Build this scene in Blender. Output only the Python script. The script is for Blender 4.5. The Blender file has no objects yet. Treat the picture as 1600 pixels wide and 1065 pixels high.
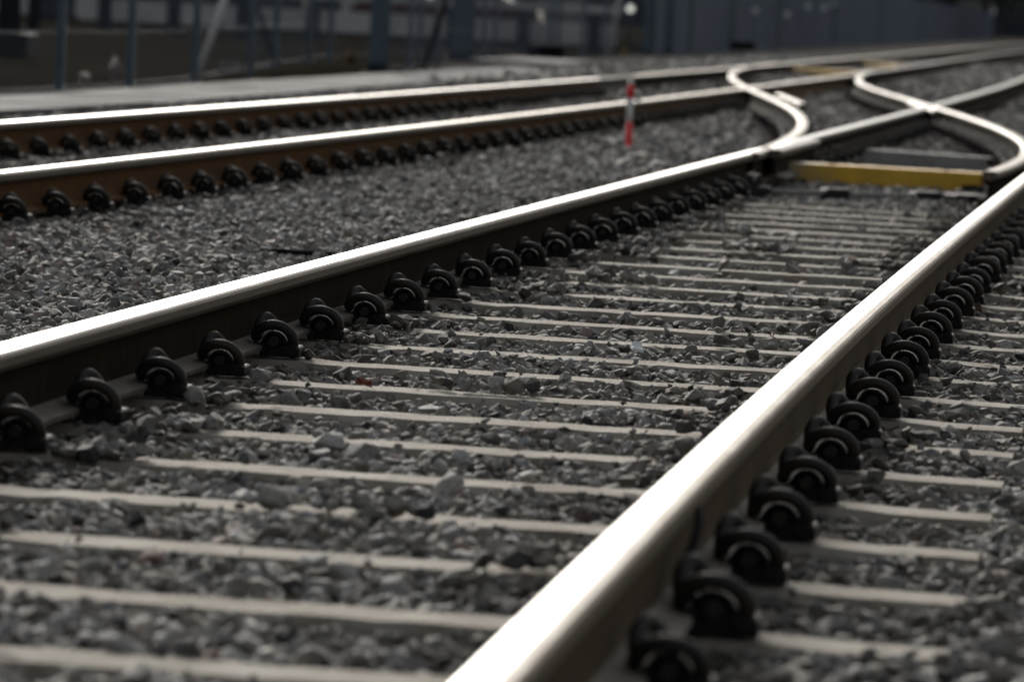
import bpy, bmesh, math, random
import numpy as np
from mathutils import Vector, Matrix
S = bpy.context.scene
C = S.collection
rng = np.random.default_rng(7)
random.seed(7)
PI = math.pi

# ------------------------------------------------------------------ camera
F, YAW, PITCH, ROLL, CX, CH = 6761.2, 0.11816, 0.07798, 0.05009, 1.34111, 0.71906
fw = Vector((-math.sin(YAW)*math.cos(PITCH), math.cos(YAW)*math.cos(PITCH), -math.sin(PITCH)))
r0 = Vector((math.cos(YAW), math.sin(YAW), 0)); u0 = r0.cross(fw)
rt = math.cos(ROLL)*r0 + math.sin(ROLL)*u0
up = -math.sin(ROLL)*r0 + math.cos(ROLL)*u0
cam = bpy.data.cameras.new('camera'); co = bpy.data.objects.new('camera', cam); C.objects.link(co)
M = Matrix((rt, up, -fw)).transposed().to_4x4(); M.translation = Vector((CX, 0, CH)); co.matrix_world = M
cam.sensor_width = 36; cam.lens = F/1600*36; cam.clip_start = 0.1; cam.clip_end = 4000
cam.dof.use_dof = True; cam.dof.focus_distance = 11.4; cam.dof.aperture_fstop = 5.0; cam.dof.aperture_blades = 9
S.camera = co

# ------------------------------------------------------------------ sky, sun, exposure
SUN_EL, SUN_AZ = math.radians(21), math.radians(-17)      # azimuth from +Y, negative = left
w = bpy.data.worlds.new('World'); S.world = w; w.use_nodes = True
wn = w.node_tree.nodes; wl = w.node_tree.links
bg = wn['Background']; sky = wn.new('ShaderNodeTexSky'); sky.sky_type = 'NISHITA'; sky.sun_disc = False
sky.sun_elevation = SUN_EL; sky.sun_rotation = SUN_AZ; sky.dust_density = 6; sky.air_density = 1.2; sky.ozone_density = 1.5
hs = wn.new('ShaderNodeHueSaturation'); hs.inputs['Saturation'].default_value = 0.28
wl.new(sky.outputs[0], hs.inputs['Color']); wl.new(hs.outputs[0], bg.inputs['Color']); bg.inputs['Strength'].default_value = 0.065
sl = bpy.data.lights.new('sun', 'SUN'); sl.energy = 1.5; sl.angle = math.radians(11); sl.color = (1, .95, .88)
so = bpy.data.objects.new('sun', sl); C.objects.link(so)
sd = Vector((math.sin(SUN_AZ)*math.cos(SUN_EL), math.cos(SUN_AZ)*math.cos(SUN_EL), math.sin(SUN_EL)))
so.rotation_euler = sd.to_track_quat('Z', 'Y').to_euler(); so.location = (0, 0, 30)
S.view_settings.view_transform = 'Standard'; S.view_settings.look = 'None'; S.view_settings.exposure = 1.0; S.view_settings.gamma = 1
S.cycles.max_bounces = 6; S.cycles.use_denoising = True

# ------------------------------------------------------------------ helpers
def bp(px, py, z=0.0):
    """ground position seen at a measured point of the survey picture (1600 x 1065)"""
    d = fw + rt*((px-800)/F) + up*((532.5-py)/F)
    t = (z-CH)/d.z
    return Vector((CX, 0, CH)) + d*t

def tag(o, label=None, cat=None, group=None, kind=None):
    if label: o['label'] = label
    if cat: o['category'] = cat
    if group: o['group'] = group
    if kind: o['kind'] = kind
    return o
def empty(name, loc, rz=0.0):
    o = bpy.data.objects.new(name, None); C.objects.link(o); o.location = loc; o.rotation_euler = (0, 0, rz)
    o.empty_display_size = .1
    return o
def obj(name, mesh, parent=None, loc=(0, 0, 0)):
    o = bpy.data.objects.new(name, mesh); C.objects.link(o); o.location = loc
    if parent: o.parent = parent
    return o
def mesh_np(name, V, Fc, mats, smooth=False, midx=None):
    me = bpy.data.meshes.new(name)
    me.from_pydata([tuple(v) for v in V], [], [tuple(f) for f in Fc])
    for m in mats: me.materials.append(m)
    if midx is not None: me.polygons.foreach_set('material_index', midx)
    if smooth: me.polygons.foreach_set('use_smooth', [True]*len(me.polygons))
    me.update(); return me
class MB:
    def __init__(s): s.V = []; s.F = []; s.S = []
    def add(s, V, Fc, smooth=False):
        n = len(s.V); s.V += [tuple(v) for v in V]; s.F += [tuple(i+n for i in f) for f in Fc]; s.S += [smooth]*len(Fc); return s
    def box(s, x0, x1, y0, y1, z0, z1, c=0.0, rz=0, o=(0, 0, 0)):
        if c > 0: # chamfered top
            V = [(x0, y0, z0), (x1, y0, z0), (x1, y1, z0), (x0, y1, z0), (x0, y0, z1-c), (x1, y0, z1-c), (x1, y1, z1-c), (x0, y1, z1-c),
                 (x0+c, y0+c, z1), (x1-c, y0+c, z1), (x1-c, y1-c, z1), (x0+c, y1-c, z1)]
            Fc = [(3, 2, 1, 0)]
            for a in (0, 4):
                for i in range(4): j = (i+1) % 4; Fc.append((a+i, a+j, a+4+j, a+4+i))
            Fc.append((8, 9, 10, 11))
        else:
            V = [(x0, y0, z0), (x1, y0, z0), (x1, y1, z0), (x0, y1, z0), (x0, y0, z1), (x1, y0, z1), (x1, y1, z1), (x0, y1, z1)]
            Fc = [(3, 2, 1, 0), (4, 5, 6, 7), (0, 1, 5, 4), (1, 2, 6, 5), (2, 3, 7, 6), (3, 0, 4, 7)]
        if rz or any(o):
            cs, sn = math.cos(rz), math.sin(rz)
            V = [(x*cs-y*sn+o[0], x*sn+y*cs+o[1], z+o[2]) for x, y, z in V]
        return s.add(V, Fc)
    def tube(s, pts, r, n=10, caps=True):
        pts = [Vector(p) for p in pts]; R = r if isinstance(r, (list, tuple)) else [r]*len(pts)
        V = []; Fc = []; prev = None
        for i, p in enumerate(pts):
            t = (pts[min(i+1, len(pts)-1)]-pts[max(i-1, 0)]).normalized()
            if prev is None:
                a = Vector((0, 0, 1)) if abs(t.z) < .9 else Vector((1, 0, 0)); e1 = t.cross(a).normalized()
            else: e1 = (prev-t*prev.dot(t)).normalized()
            prev = e1; e2 = t.cross(e1)
            for k in range(n):
                a = 2*PI*k/n; V.append(p+(e1*math.cos(a)+e2*math.sin(a))*R[i])
        for i in range(len(pts)-1):
            for k in range(n):
                k2 = (k+1) % n; Fc.append((i*n+k, i*n+k2, (i+1)*n+k2, (i+1)*n+k))
        s.add(V, Fc, True)
        if caps:
            m = len(s.V)-len(V); s.F += [tuple(m+k for k in reversed(range(n))), tuple(m+(len(pts)-1)*n+k for k in range(n))]; s.S += [False]*2
        return s
    def mesh(s, name, *mats):
        me = bpy.data.meshes.new(name); me.from_pydata(s.V, [], s.F)
        for m in mats: me.materials.append(m)
        me.polygons.foreach_set('use_smooth', s.S); me.update(); return me
def spline(P, n=6):
    P = [Vector(p) for p in P]; Q = [P[0]*2-P[1]]+P+[P[-1]*2-P[-2]]; out = []
    for i in range(1, len(Q)-2):
        for k in range(n):
            t = k/n; a, b, c, d = Q[i-1:i+3]
            out.append(.5*((2*b)+(c-a)*t+(2*a-5*b+4*c-d)*t*t+(3*b-a-3*c+d)*t**3))
    return out+[P[-1]]
ONES = ['first', 'second', 'third', 'fourth', 'fifth', 'sixth', 'seventh', 'eighth', 'ninth', 'tenth', 'eleventh', 'twelfth', 'thirteenth', 'fourteenth', 'fifteenth', 'sixteenth', 'seventeenth', 'eighteenth', 'nineteenth']
TENS = {2: ('twenty', 'twentieth'), 3: ('thirty', 'thirtieth'), 4: ('forty', 'fortieth'), 5: ('fifty', 'fiftieth'), 6: ('sixty', 'sixtieth')}
def nth(i):
    if i < 20: return ONES[i-1]
    t, o = divmod(i, 10)
    return TENS[t][1] if o == 0 else TENS[t][0]+'-'+ONES[o-1]

# ------------------------------------------------------------------ materials
def mat(name, col, rough=.8, metal=0.0, var=.25, scale=6.0, bump=0.0, bscale=40.0, col2=None, spec=.3, detail=6, stretch=None):
    m = bpy.data.materials.new(name); m.use_nodes = True; N = m.node_tree.nodes; L = m.node_tree.links
    b = N['Principled BSDF']; b.inputs['Roughness'].default_value = rough; b.inputs['Metallic'].default_value = metal
    b.inputs['Specular IOR Level'].default_value = spec
    tc = N.new('ShaderNodeNewGeometry'); nz = N.new('ShaderNodeTexNoise'); nz.inputs['Scale'].default_value = scale; nz.inputs['Detail'].default_value = detail
    nz.inputs['Roughness'].default_value = .65
    if stretch:
        mp = N.new('ShaderNodeMapping'); mp.inputs['Scale'].default_value = stretch; L.new(tc.outputs['Position'], mp.inputs['Vector']); L.new(mp.outputs['Vector'], nz.inputs['Vector'])
        r2 = N.new('ShaderNodeMapRange'); r2.inputs['From Min'].default_value = .3; r2.inputs['From Max'].default_value = .7; r2.inputs['To Min'].default_value = rough*.8; r2.inputs['To Max'].default_value = rough*1.25; L.new(nz.outputs['Fac'], r2.inputs['Value']); L.new(r2.outputs['Result'], b.inputs['Roughness'])
    else: L.new(tc.outputs['Position'], nz.inputs['Vector'])
    cr = N.new('ShaderNodeValToRGB'); cr.color_ramp.elements[0].position = .32; cr.color_ramp.elements[1].position = .68
    c2 = col2 or tuple(min(1, c*(1+var)) for c in col); c1 = tuple(c*(1-var) for c in col) if not col2 else col
    cr.color_ramp.elements[0].color = (*c1, 1); cr.color_ramp.elements[1].color = (*c2, 1)
    L.new(nz.outputs['Fac'], cr.inputs['Fac']); L.new(cr.outputs['Color'], b.inputs['Base Color'])
    if bump:
        n2 = N.new('ShaderNodeTexNoise'); n2.inputs['Scale'].default_value = bscale; n2.inputs['Detail'].default_value = 5
        L.new(tc.outputs['Position'], n2.inputs['Vector'])
        bm = N.new('ShaderNodeBump'); bm.inputs['Strength'].default_value = 1; bm.inputs['Distance'].default_value = bump
        L.new(n2.outputs['Fac'], bm.inputs['Height']); L.new(bm.outputs['Normal'], b.inputs['Normal'])
    return m
M_top = mat('polished_steel', (.47, .455, .43), .25, 1.0, .14, 1, spec=.5, stretch=(260, 1.2, 1))
M_top2 = mat('dull_running_steel', (.17, .148, .115), .40, 1.0, .2, 1, spec=.5, stretch=(200, .8, 1))
M_top3 = mat('pale_brown_running_steel', (.11, .09, .062), .55, .4, .1, 2, spec=.5)
M_top4 = mat('grey_running_steel', (.11, .116, .12), .48, .6, .1, 2, spec=.5)
M_side = mat('worn_head_side', (.10, .086, .066), .42, .5, .35, 1, .0006, 60, stretch=(20, 5, 90))
M_rust = mat('rusty_rail', (.010, .007, .0045), .95, 0, .5, 1, .0015, 90, stretch=(30, 30, 6), col2=(.026, .017, .010), spec=.03)
M_rust2 = mat('brown_rust_rail', (.055, .025, .008), .9, 0, .35, 1, .0015, 90, stretch=(14, 14, 5), col2=(.125, .062, .02), spec=.1)
M_foot = mat('dusty_rail_foot', (.085, .076, .064), .8, .05, .3, 12, .001, 90)
M_sideR = mat('lit_worn_head_side', (.135, .105, .068), .5, .3, .3, 1, .0006, 60, stretch=(20, 5, 90))  # near rail's head side, web and foot: side light painted into lighter tones
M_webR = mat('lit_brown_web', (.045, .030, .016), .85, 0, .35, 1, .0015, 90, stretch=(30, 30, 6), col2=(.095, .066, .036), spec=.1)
M_footR = mat('lit_dusty_foot', (.19, .172, .145), .85, 0, .25, 12, .001, 90)  # lit copy of the dusty foot, light put into the colour
M_clip = mat('black_spring_steel', (.008, .0075, .007), .58, .05, .4, 14, .0008, 160, col2=(.026, .020, .0145), spec=.35)
M_house = mat('cast_iron_shoulder', (.009, .0085, .008), .65, .2, .4, 30, .001, 150)
M_ins = mat('black_insulator', (.012, .012, .012), .8, 0, .3, 30, spec=.1)
M_conc = mat('sleeper_concrete', (.15, .128, .097), .9, 0, .18, 5, .004, 190, col2=(.34, .318, .275), detail=10)
M_slab = mat('path_concrete', (.085, .083, .087), .92, 0, .2, 1.3, .002, 60)
M_yel = mat('yellow_paint', (.60, .36, .04), .55, 0, .2, 6, .001, 80)
M_gstl = mat('grey_painted_steel', (.24, .235, .225), .7, .0, .25, 7, .001, 80)
M_dark = mat('dark_oily_steel', (.02, .02, .022), .7, .1, .4, 20, .001, 120)
M_galv = mat('galvanised_steel', (.095, .120, .160), .6, .3, .2, 5)
M_teal = mat('blue_grey_post_paint', (.075, .103, .128), .6, .1, .2, 3)
M_red = mat('red_paint', (.72, .010, .012), .45, 0, .15, 30, spec=.5)
M_white = mat('white_paint', (.6, .6, .58), .5, 0, .12, 30)
M_rub = mat('black_rubber', (.010, .010, .012), .9, 0, .3, 20, spec=.05)
M_earth = mat('brown_earth', (.010, .0095, .0075), .95, 0, .35, .5, .02, 4, col2=(.032, .028, .021), spec=0)
M_leaf = mat('dead_leaf', (.13, .034, .014), .7, 0, .4, 60)
M_leaf2 = mat('pale_dead_leaf', (.22, .14, .11), .8, 0, .3, 60)
M_paper = mat('white_litter', (.75, .77, .8), .7, 0, .06, 40)
M_plast = mat('pale_plastic_bag', (.20, .165, .15), .5, 0, .3, 8)
M_bldg = mat('dark_shed_cladding', (.030, .036, .048), .8, 0, .3, .2)
M_lite = mat('pale_concrete_wall', (.46, .45, .44), .9, 0, .2, .6)
M_crown = mat('dark_foliage', (.012, .016, .012), .9, 0, .5, .8)
M_bark = mat('dark_bark', (.03, .024, .018), .9, 0, .4, 5)

def stone_mat(name, base=1.0):
    m = bpy.data.materials.new(name); m.use_nodes = True; N = m.node_tree.nodes; L = m.node_tree.links
    b = N['Principled BSDF']; b.inputs['Roughness'].default_value = .82; b.inputs['Specular IOR Level'].default_value = .35
    at = N.new('ShaderNodeAttribute'); at.attribute_name = 'tone'
    cr = N.new('ShaderNodeValToRGB'); e = cr.color_ramp.elements; cr.color_ramp.interpolation = 'LINEAR'
    stops = [(0, (.022, .021, .021)), (.18, (.085, .083, .083)), (.36, (.18, .168, .14)), (.52, (.30, .285, .255)), (.68, (.215, .218, .225)), (.82, (.42, .405, .375)), (.90, (.22, .15, .125)), (.94, (.45, .44, .42)), (1, (.48, .47, .45))]
    e[0].position = 0; e[0].color = (*[c*base for c in stops[0][1]], 1); e[1].position = 1; e[1].color = (*[c*base for c in stops[-1][1]], 1)
    for p, c in stops[1:-1]:
        q = e.new(p); q.color = (*[k*base for k in c], 1)
    L.new(at.outputs['Fac'], cr.inputs['Fac'])
    g = N.new('ShaderNodeNewGeometry'); nz = N.new('ShaderNodeTexNoise'); nz.inputs['Scale'].default_value = 90; nz.inputs['Detail'].default_value = 5; nz.inputs['Roughness'].default_value = .7
    L.new(g.outputs['Position'], nz.inputs['Vector'])
    mr = N.new('ShaderNodeMapRange'); mr.inputs['From Min'].default_value = .3; mr.inputs['From Max'].default_value = .7; mr.inputs['To Min'].default_value = .52; mr.inputs['To Max'].default_value = 1.28
    L.new(nz.outputs['Fac'], mr.inputs['Value'])
    mx = N.new('ShaderNodeMix'); mx.data_type = 'RGBA'; mx.blend_type = 'MULTIPLY'; mx.inputs['Factor'].default_value = 1
    L.new(cr.outputs['Color'], mx.inputs['A']); L.new(mr.outputs['Result'], mx.inputs['B'])
    # dusty brown near the rails, their shade also painted into this tone
    ad = N.new('ShaderNodeAttribute'); ad.attribute_name = 'dust_shade'
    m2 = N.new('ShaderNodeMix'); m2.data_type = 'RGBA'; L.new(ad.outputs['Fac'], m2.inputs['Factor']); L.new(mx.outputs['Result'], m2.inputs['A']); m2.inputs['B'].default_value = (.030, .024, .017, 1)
    L.new(m2.outputs['Result'], b.inputs['Base Color'])
    bm = N.new('ShaderNodeBump'); bm.inputs['Distance'].default_value = .0035; L.new(nz.outputs['Fac'], bm.inputs['Height']); L.new(bm.outputs['Normal'], b.inputs['Normal'])
    return m
M_stone = stone_mat('crushed_stone')
def far_ballast(name, c1, c2, sc=16):
    m = bpy.data.materials.new(name); m.use_nodes = True; N = m.node_tree.nodes; L = m.node_tree.links
    b = N['Principled BSDF']; b.inputs['Roughness'].default_value = 1; b.inputs['Specular IOR Level'].default_value = 0
    g = N.new('ShaderNodeNewGeometry'); v = N.new('ShaderNodeTexVoronoi'); v.inputs['Scale'].default_value = sc; L.new(g.outputs['Position'], v.inputs['Vector'])
    n1 = N.new('ShaderNodeTexNoise'); n1.inputs['Scale'].default_value = .5; n1.inputs['Detail'].default_value = 6; L.new(g.outputs['Position'], n1.inputs['Vector'])
    sp = N.new('ShaderNodeSeparateColor'); L.new(v.outputs['Color'], sp.inputs['Color'])
    ma = N.new('ShaderNodeMath'); ma.operation = 'MULTIPLY_ADD'; ma.inputs[1].default_value = .55; L.new(sp.outputs[0], ma.inputs[0])
    m3 = N.new('ShaderNodeMath'); m3.operation = 'MULTIPLY'; m3.inputs[1].default_value = .5; L.new(n1.outputs['Fac'], m3.inputs[0]); L.new(m3.outputs[0], ma.inputs[2])
    cr = N.new('ShaderNodeValToRGB'); cr.color_ramp.elements[0].position = .1; cr.color_ramp.elements[1].position = .9
    cr.color_ramp.elements[0].color = (*c1, 1); cr.color_ramp.elements[1].color = (*c2, 1)
    L.new(ma.outputs[0], cr.inputs['Fac']); L.new(cr.outputs['Color'], b.inputs['Base Color'])
    bm = N.new('ShaderNodeBump'); bm.inputs['Distance'].default_value = .03; L.new(v.outputs['Distance'], bm.inputs['Height']); bm.invert = True; L.new(bm.outputs['Normal'], b.inputs['Normal'])
    return m
M_farb = far_ballast('distant_ballast', (.012, .012, .012), (.07, .068, .063))
M_base = far_ballast('fines_under_ballast', (.008, .008, .008), (.03, .028, .025), 60)
M_shoulder = far_ballast('pale_gravel', (.05, .048, .046), (.15, .143, .135), 8)

# ------------------------------------------------------------------ track alignment
K1, K2 = 0.00397, -0.00022
def near_path(s, x):
    th = K1*s+K2*s*s/2
    X = K1*s*s/2+K2*s**3/6
    return np.array([X+x*math.cos(th), s-x*math.sin(th)]), th
def poly(pts, deg, ys):
    P = np.array(pts); c = np.polyfit(P[:, 1], P[:, 0], deg); return np.stack([np.polyval(c, ys), ys], -1)
G = .7535
mL = [[-0.19, 21.4], [-0.17, 22.57], [-0.11, 23.93], [-0.03, 26.27], [0.07, 28.53], [0.14, 30.26], [0.25, 33.5], [0.27, 34.86], [0.42, 37.89], [0.67, 46.33], [1.1, 62.85]]
nearL = [list(near_path(s, -G)[0]) for s in np.arange(2, 21, 1.0)]
PL = nearL+mL[1:]
yL = np.concatenate([np.arange(2, 30, .3), np.arange(30, 90, .8)])
c = np.polyfit([p[1] for p in mL]+[n[1] for n in nearL[-4:]], [p[0] for p in mL]+[n[0] for n in nearL[-4:]], 3)
def xL(y):
    a = near_path(y, -G)[0][0] if y < 19 else None
    b = float(np.polyval(c, min(y, 62))) + max(0, y-62)*float(np.polyval(np.polyder(c), 62))
    if y < 17: return near_path(y, -G)[0][0]
    if y > 23: return b
    t = (y-17)/6; t = t*t*(3-2*t)
    return near_path(y, -G)[0][0]*(1-t)+b*t
main_left = np.array([[xL(y), y] for y in yL])
def offset(P, d):
    T = np.gradient(P, axis=0); T /= np.linalg.norm(T, axis=1)[:, None]
    return P+np.stack([T[:, 1], -T[:, 0]], -1)*d
main_right = offset(main_left, 2*G)
f1 = [[-3.75, 20.96], [-3.71, 22.99], [-3.62, 25.11], [-3.56, 27.38], [-3.44, 30.59], [-3.33, 34.12], [-3.19, 38.72], [-3.09, 43.1], [-2.99, 46.94], [-2.83, 53.98], [-2.72, 57.33], [-2.55, 64.83], [-2.33, 76.91], [-2.12, 86.2], [-1.89, 95.89], [-1.20, 126.15], [0.87, 205.6]]
f2 = [[-2.47, 15.5], [-2.36, 18.28], [-2.25, 21.02], [-2.05, 26.69], [-2.01, 27.49], [-1.83, 32.98], [-1.71, 36.13], [-1.63, 38.3], [-1.5, 42.02], [-1.34, 47.45], [-1.12, 57.1], [-1.0, 62.17], [-0.84, 70.4], [-0.66, 79.91], [-0.30, 94.49], [0.80, 139.31]]
yf = np.concatenate([np.arange(6, 50, .5), np.arange(50, 210, 2.)])
far_left = poly(f1+[[-4.25, 10]], 3, yf); far_right = poly(f2+[[-2.7, 10]], 3, yf[yf < 150])
c1p = [[-0.125, 22.6], [-0.115, 24.17], [-0.125, 25.3], [-0.15, 27.14], [-0.22, 29.19], [-0.32, 30.76], [-0.46, 32.83], [-0.67, 34.97], [-0.94, 37.29], [-1.34, 41.29], [-1.77, 45.16], [-2.18, 49.68], [-2.46, 54.15], [-2.63, 59.18], [-2.66, 63.07], [-2.60, 65.0]]
c2p = [[1.12, 21.65], [1.22, 23.34], [1.285, 25.57], [1.295, 26.72], [1.265, 28.03], [1.10, 30.34], [0.91, 33.05], [0.66, 35.94], [0.46, 37.8], [0.10, 40.98], [-0.2, 43.92], [-0.58, 48.26], [-0.89, 53.7], [-1.03, 58.61], [-1.04, 63.62]]
cross_left = poly(c1p, 6, np.arange(22.6, 65, .5)); cross_right = poly(c2p, 8, np.arange(21.7, 63.6, .5))

# ------------------------------------------------------------------ rails
HEAD = [(-.0358, -.030), (-.0365, -.013), (-.0345, -.006), (-.0295, -.0014), (-.014, -.0001), (.014, -.0001), (.0295, -.0016), (.0345, -.006), (.0365, -.013), (.0358, -.030), (.030, -.040), (.009, -.048), (-.009, -.048), (-.030, -.040)]
WEB = [(-.009, -.0478), (.009, -.0478), (.0085, -.08), (.009, -.12), (.014, -.134), (-.014, -.134), (-.009, -.12), (-.0085, -.08)]
FOOT = [(-.014, -.1337), (.014, -.1337), (.035, -.141), (.068, -.148), (.070, -.150), (.070, -.159), (-.070, -.159), (-.070, -.150), (-.068, -.148), (-.035, -.141)]
def sweep(name, prof, P, mats, midx, base, smooth_edges=False, zoff=0.0):
    T = np.gradient(P, axis=0); T /= np.linalg.norm(T, axis=1)[:, None]; Nn = np.stack([T[:, 1], -T[:, 0]], -1)
    n = len(prof); V = []
    for p, q in zip(P, Nn):
        for (a, z) in prof: V.append((p[0]+q[0]*a-base[0], p[1]+q[1]*a-base[1], z+zoff-base[2]))
    Fc = []; mi = []
    for i in range(len(P)-1):
        for k in range(n):
            k2 = (k+1) % n; Fc.append((i*n+k, (i+1)*n+k, (i+1)*n+k2, i*n+k2)); mi.append(midx[k] if midx else 0)
    Fc.append(tuple(range(n))); Fc.append(tuple((len(P)-1)*n+k for k in reversed(range(n)))); mi += [mi[0] if not midx else 1]*2 if midx else [0, 0]
    me = mesh_np(name, V, Fc, mats, smooth_edges, mi)
    bm = bmesh.new(); bm.from_mesh(me); bmesh.ops.recalc_face_normals(bm, faces=bm.faces); bm.to_mesh(me); bm.free()
    return me
HMI = [1, 1, 1, 0, 0, 0, 1, 1, 1, 1, 1, 1, 1, 1]
HMR = [1, 1, 1, 0, 0, 1, 1, 1, 1, 1, 1, 1, 1, 1]
def rail(P, label, top, web, foot, side=None, name='rail'):
    b = (float(P[0][0]), float(P[0][1]), -.159)
    t = tag(empty(name, b), label, 'rail', 'running rails')
    h = obj('head', sweep('head', HEAD, P, [top, side or M_side], HMR if side else HMI, b, False), t)
    sm = h.data.attributes.new('sharp_edge', 'BOOLEAN', 'EDGE') if False else None
    obj('web', sweep('web', WEB, P, [web], None, b), t)
    obj('foot', sweep('foot', FOOT, P, [foot], None, b), t)
    return t
jm = int(np.searchsorted(main_left[:, 1], 24.6))
rail(main_left[:jm+1], 'long shiny rail crossing the middle of the photo from the left edge to the crossing', M_top, M_rust, M_foot)
rail(main_left[jm:], 'grey rail running on past the crossing to the right edge above the yellow beam', M_top4, M_rust, M_rust)
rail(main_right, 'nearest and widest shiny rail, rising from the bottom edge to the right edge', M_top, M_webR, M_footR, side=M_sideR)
j2 = int(np.searchsorted(far_right[:, 1], 55))
rail(far_right[:j2+1], 'second rail from the back, passing behind the red and white post', M_top2, M_rust2, M_rust2)
rail(far_right[j2:], 'dull dark-sided rail curving to the right edge above the crossing rails', M_top4, M_rust, M_rust)
i0 = int(np.searchsorted(far_left[:, 1], 43.5)); i1 = int(np.searchsorted(far_left[:, 1], 46.5))
rail(far_left[:i0+1], 'rearmost shiny rail along the concrete path, ending before the red post', M_top, M_rust2, M_rust2)
rail(far_left[i1:], 'rearmost rail continuing past the red post to the right edge', M_top2, M_rust, M_foot)
jr = rail(far_left[i0:i1+1], 'short dark dull piece of the rearmost rail behind the red post', M_dark, M_dark, M_dark)
rail(cross_left, 'S-curved narrow rail of the crossover, left one, hooking left at its top', M_top3, M_rust, M_rust)
rail(cross_right, 'curved crossover rail bulging to the right edge and crossing the middle rail', M_top3, M_rust, M_rust)
# check rail beside the left crossing
def sub(P, y0, y1): return P[(P[:, 1] >= y0) & (P[:, 1] <= y1)]
rail(offset(sub(cross_left, 36.0, 40.2), .18), 'short thick check rail right of the S-curved crossover rail', M_top3, M_rust, M_foot, name='check_rail')
rail(offset(sub(main_left, 23.2, 25.8), .075), 'short dull grey wing rail just behind the left end of the yellow beam', M_gstl, M_rust, M_foot, name='wing_rail')
rail(offset(sub(cross_right, 36.2, 39.2), -.11), 'short wing rail on the left of the crossing point of two rails', M_top3, M_rust, M_foot, name='wing_rail')

# ------------------------------------------------------------------ rail fasteners (spring clip, cast shoulder, insulator)
def make_clip():
    root = empty('rail_clip', (0, 0, 0))
    # local: origin on the sleeper at the rail-foot edge, +x away from the rail, y along it, z up
    P = [(.024, -.048, .030), (.024, 0, .030), (.024, .040, .031), (.018, .060, .040), (.006, .074, .058), (-.005, .076, .073), (-.015, .068, .080),
         (-.023, .050, .072), (-.024, .030, .055), (-.021, .010, .041), (-.020, -.012, .038)]
    for q, y in ((168, -.030), (145, -.042), (118, -.049), (90, -.052), (62, -.051), (35, -.048), (12, -.044), (-10, -.036)):
        P.append((.0240+.0435*math.cos(math.radians(q)), y, .034+.037*math.sin(math.radians(q))))
    P.append((.064, -.018, .024))
    r = MB().tube(spline(P, 5), .0122, 10).mesh('spring_rod', M_clip)
    obj('spring_rod', r, root)
    h = MB().box(-.008, .074, -.036, .036, -.006, .020, .004)
    V = []; Fc = []; n_ = 14
    for y, rr in ((-.022, .020), (-.034, .025), (-.030, .031), (.034, .031), (.040, .022)):
        for k in range(n_): q = PI*k/(n_-1); V.append((.0235+rr*1.0*math.cos(q), y, .018+rr*1.22*math.sin(q)))
    for i in range(4):
        for k in range(n_-1): Fc.append((i*n_+k, i*n_+k+1, (i+1)*n_+k+1, (i+1)*n_+k))
    Fc.append(tuple(range(n_))); Fc.append(tuple(4*n_+k for k in reversed(range(n_)))); h.add(V, Fc)
    h.box(.046, .082, -.046, .020, -.004, .022, .004); h.tube([(.066, -.060, .014), (.066, -.030, .014)], .013, 10)
    obj('shoulder', h.mesh('shoulder', M_house), root)
    k = MB().box(-.034, .006, -.052, .046, .0085, .0245, .003); k.box(-.004, .012, -.058, .052, -.004, .012, 0); k.box(-.046, -.030, -.046, -.030, .010, .018, .002)
    obj('insulator', k.mesh('insulator', M_ins), root)
    return root
clip0 = make_clip(); used = [False]
def copy_tree(o, parent=None):
    q = o.copy(); C.objects.link(q); q.parent = parent
    for ch in o.children: copy_tree(ch, q)
    return q
M_chair = mat('purple_brown_slide_chair', (.022, .012, .016), .95, 0, .3, 20, spec=.03)
me_chair = MB().box(-.16, .16, -.10, .10, -.012, .006, .004).box(-.02, .10, -.075, -.055, .0, .05).box(-.02, .10, .055, .075, .0, .05).mesh('slide_chair', M_chair)
def place_clips(P, side, ys, text, group, chair=False):
    d = np.gradient(P, axis=0)
    for i, y in enumerate(ys):
        x = float(np.interp(y, P[:, 1], P[:, 0])); k = min(int(np.searchsorted(P[:, 1], y)), len(P)-1); t = d[k]/np.linalg.norm(d[k])
        n = np.array([t[1], -t[0]])*side; p = np.array([x, y])+n*.070
        ang = math.atan2(n[1], n[0])
        if not used[0]: o = clip0; used[0] = True
        else: o = copy_tree(clip0)
        o.location = (p[0], p[1], -.1685); o.rotation_euler = (0, 0, ang+random.uniform(-.05, .05))
        k_ = random.uniform(.96, 1.05); o.scale = (k_*1.08, random.uniform(.95, 1.06), k_)
        if chair: obj('slide_chair', me_chair, o, (.03, 0, 0))
        tag(o, text.format(nth(i+1)), 'rail clip', group)
def s_to_y(s, x):
    return near_path(s, x)[0][1]
S0 = 8.04
yl = [s_to_y(S0+.6*i, -G) for i in range(0, 23)]
yr = [s_to_y(S0+.6*i, G) for i in range(-4, 20)]
place_clips(main_left, 1, yl, 'black spring clip at the foot of the middle shiny rail, {} from the left edge', 'clips along the middle rail')
place_clips(main_right, 1, yr, 'black spring clip outside the nearest rail, {} from the bottom edge', 'clips along the nearest rail')
place_clips(far_right, 1, [15.58+.6*i for i in range(0, 49)], 'dark spring clip on the rusty rail behind the gravel, {} from the left edge', 'clips along the second rail from the back')
place_clips(far_left, 1, [20.92+.6*i for i in range(0, 38)], 'dark blurred spring clip on the rearmost rusty rail, {} from the left edge', 'clips along the rearmost rail')
place_clips(main_left, 1, [24.8+.6*i for i in range(0, 22)], 'blurred black clip below the middle rail beyond the yellow beam, {} going away', 'clips beyond the yellow beam')
place_clips(cross_left, -1, [27.0+.6*i for i in range(0, 16)], 'blurred dark clip left of the S-curved rail, {} going away', 'clips left of the S-curved rail', True)
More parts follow.
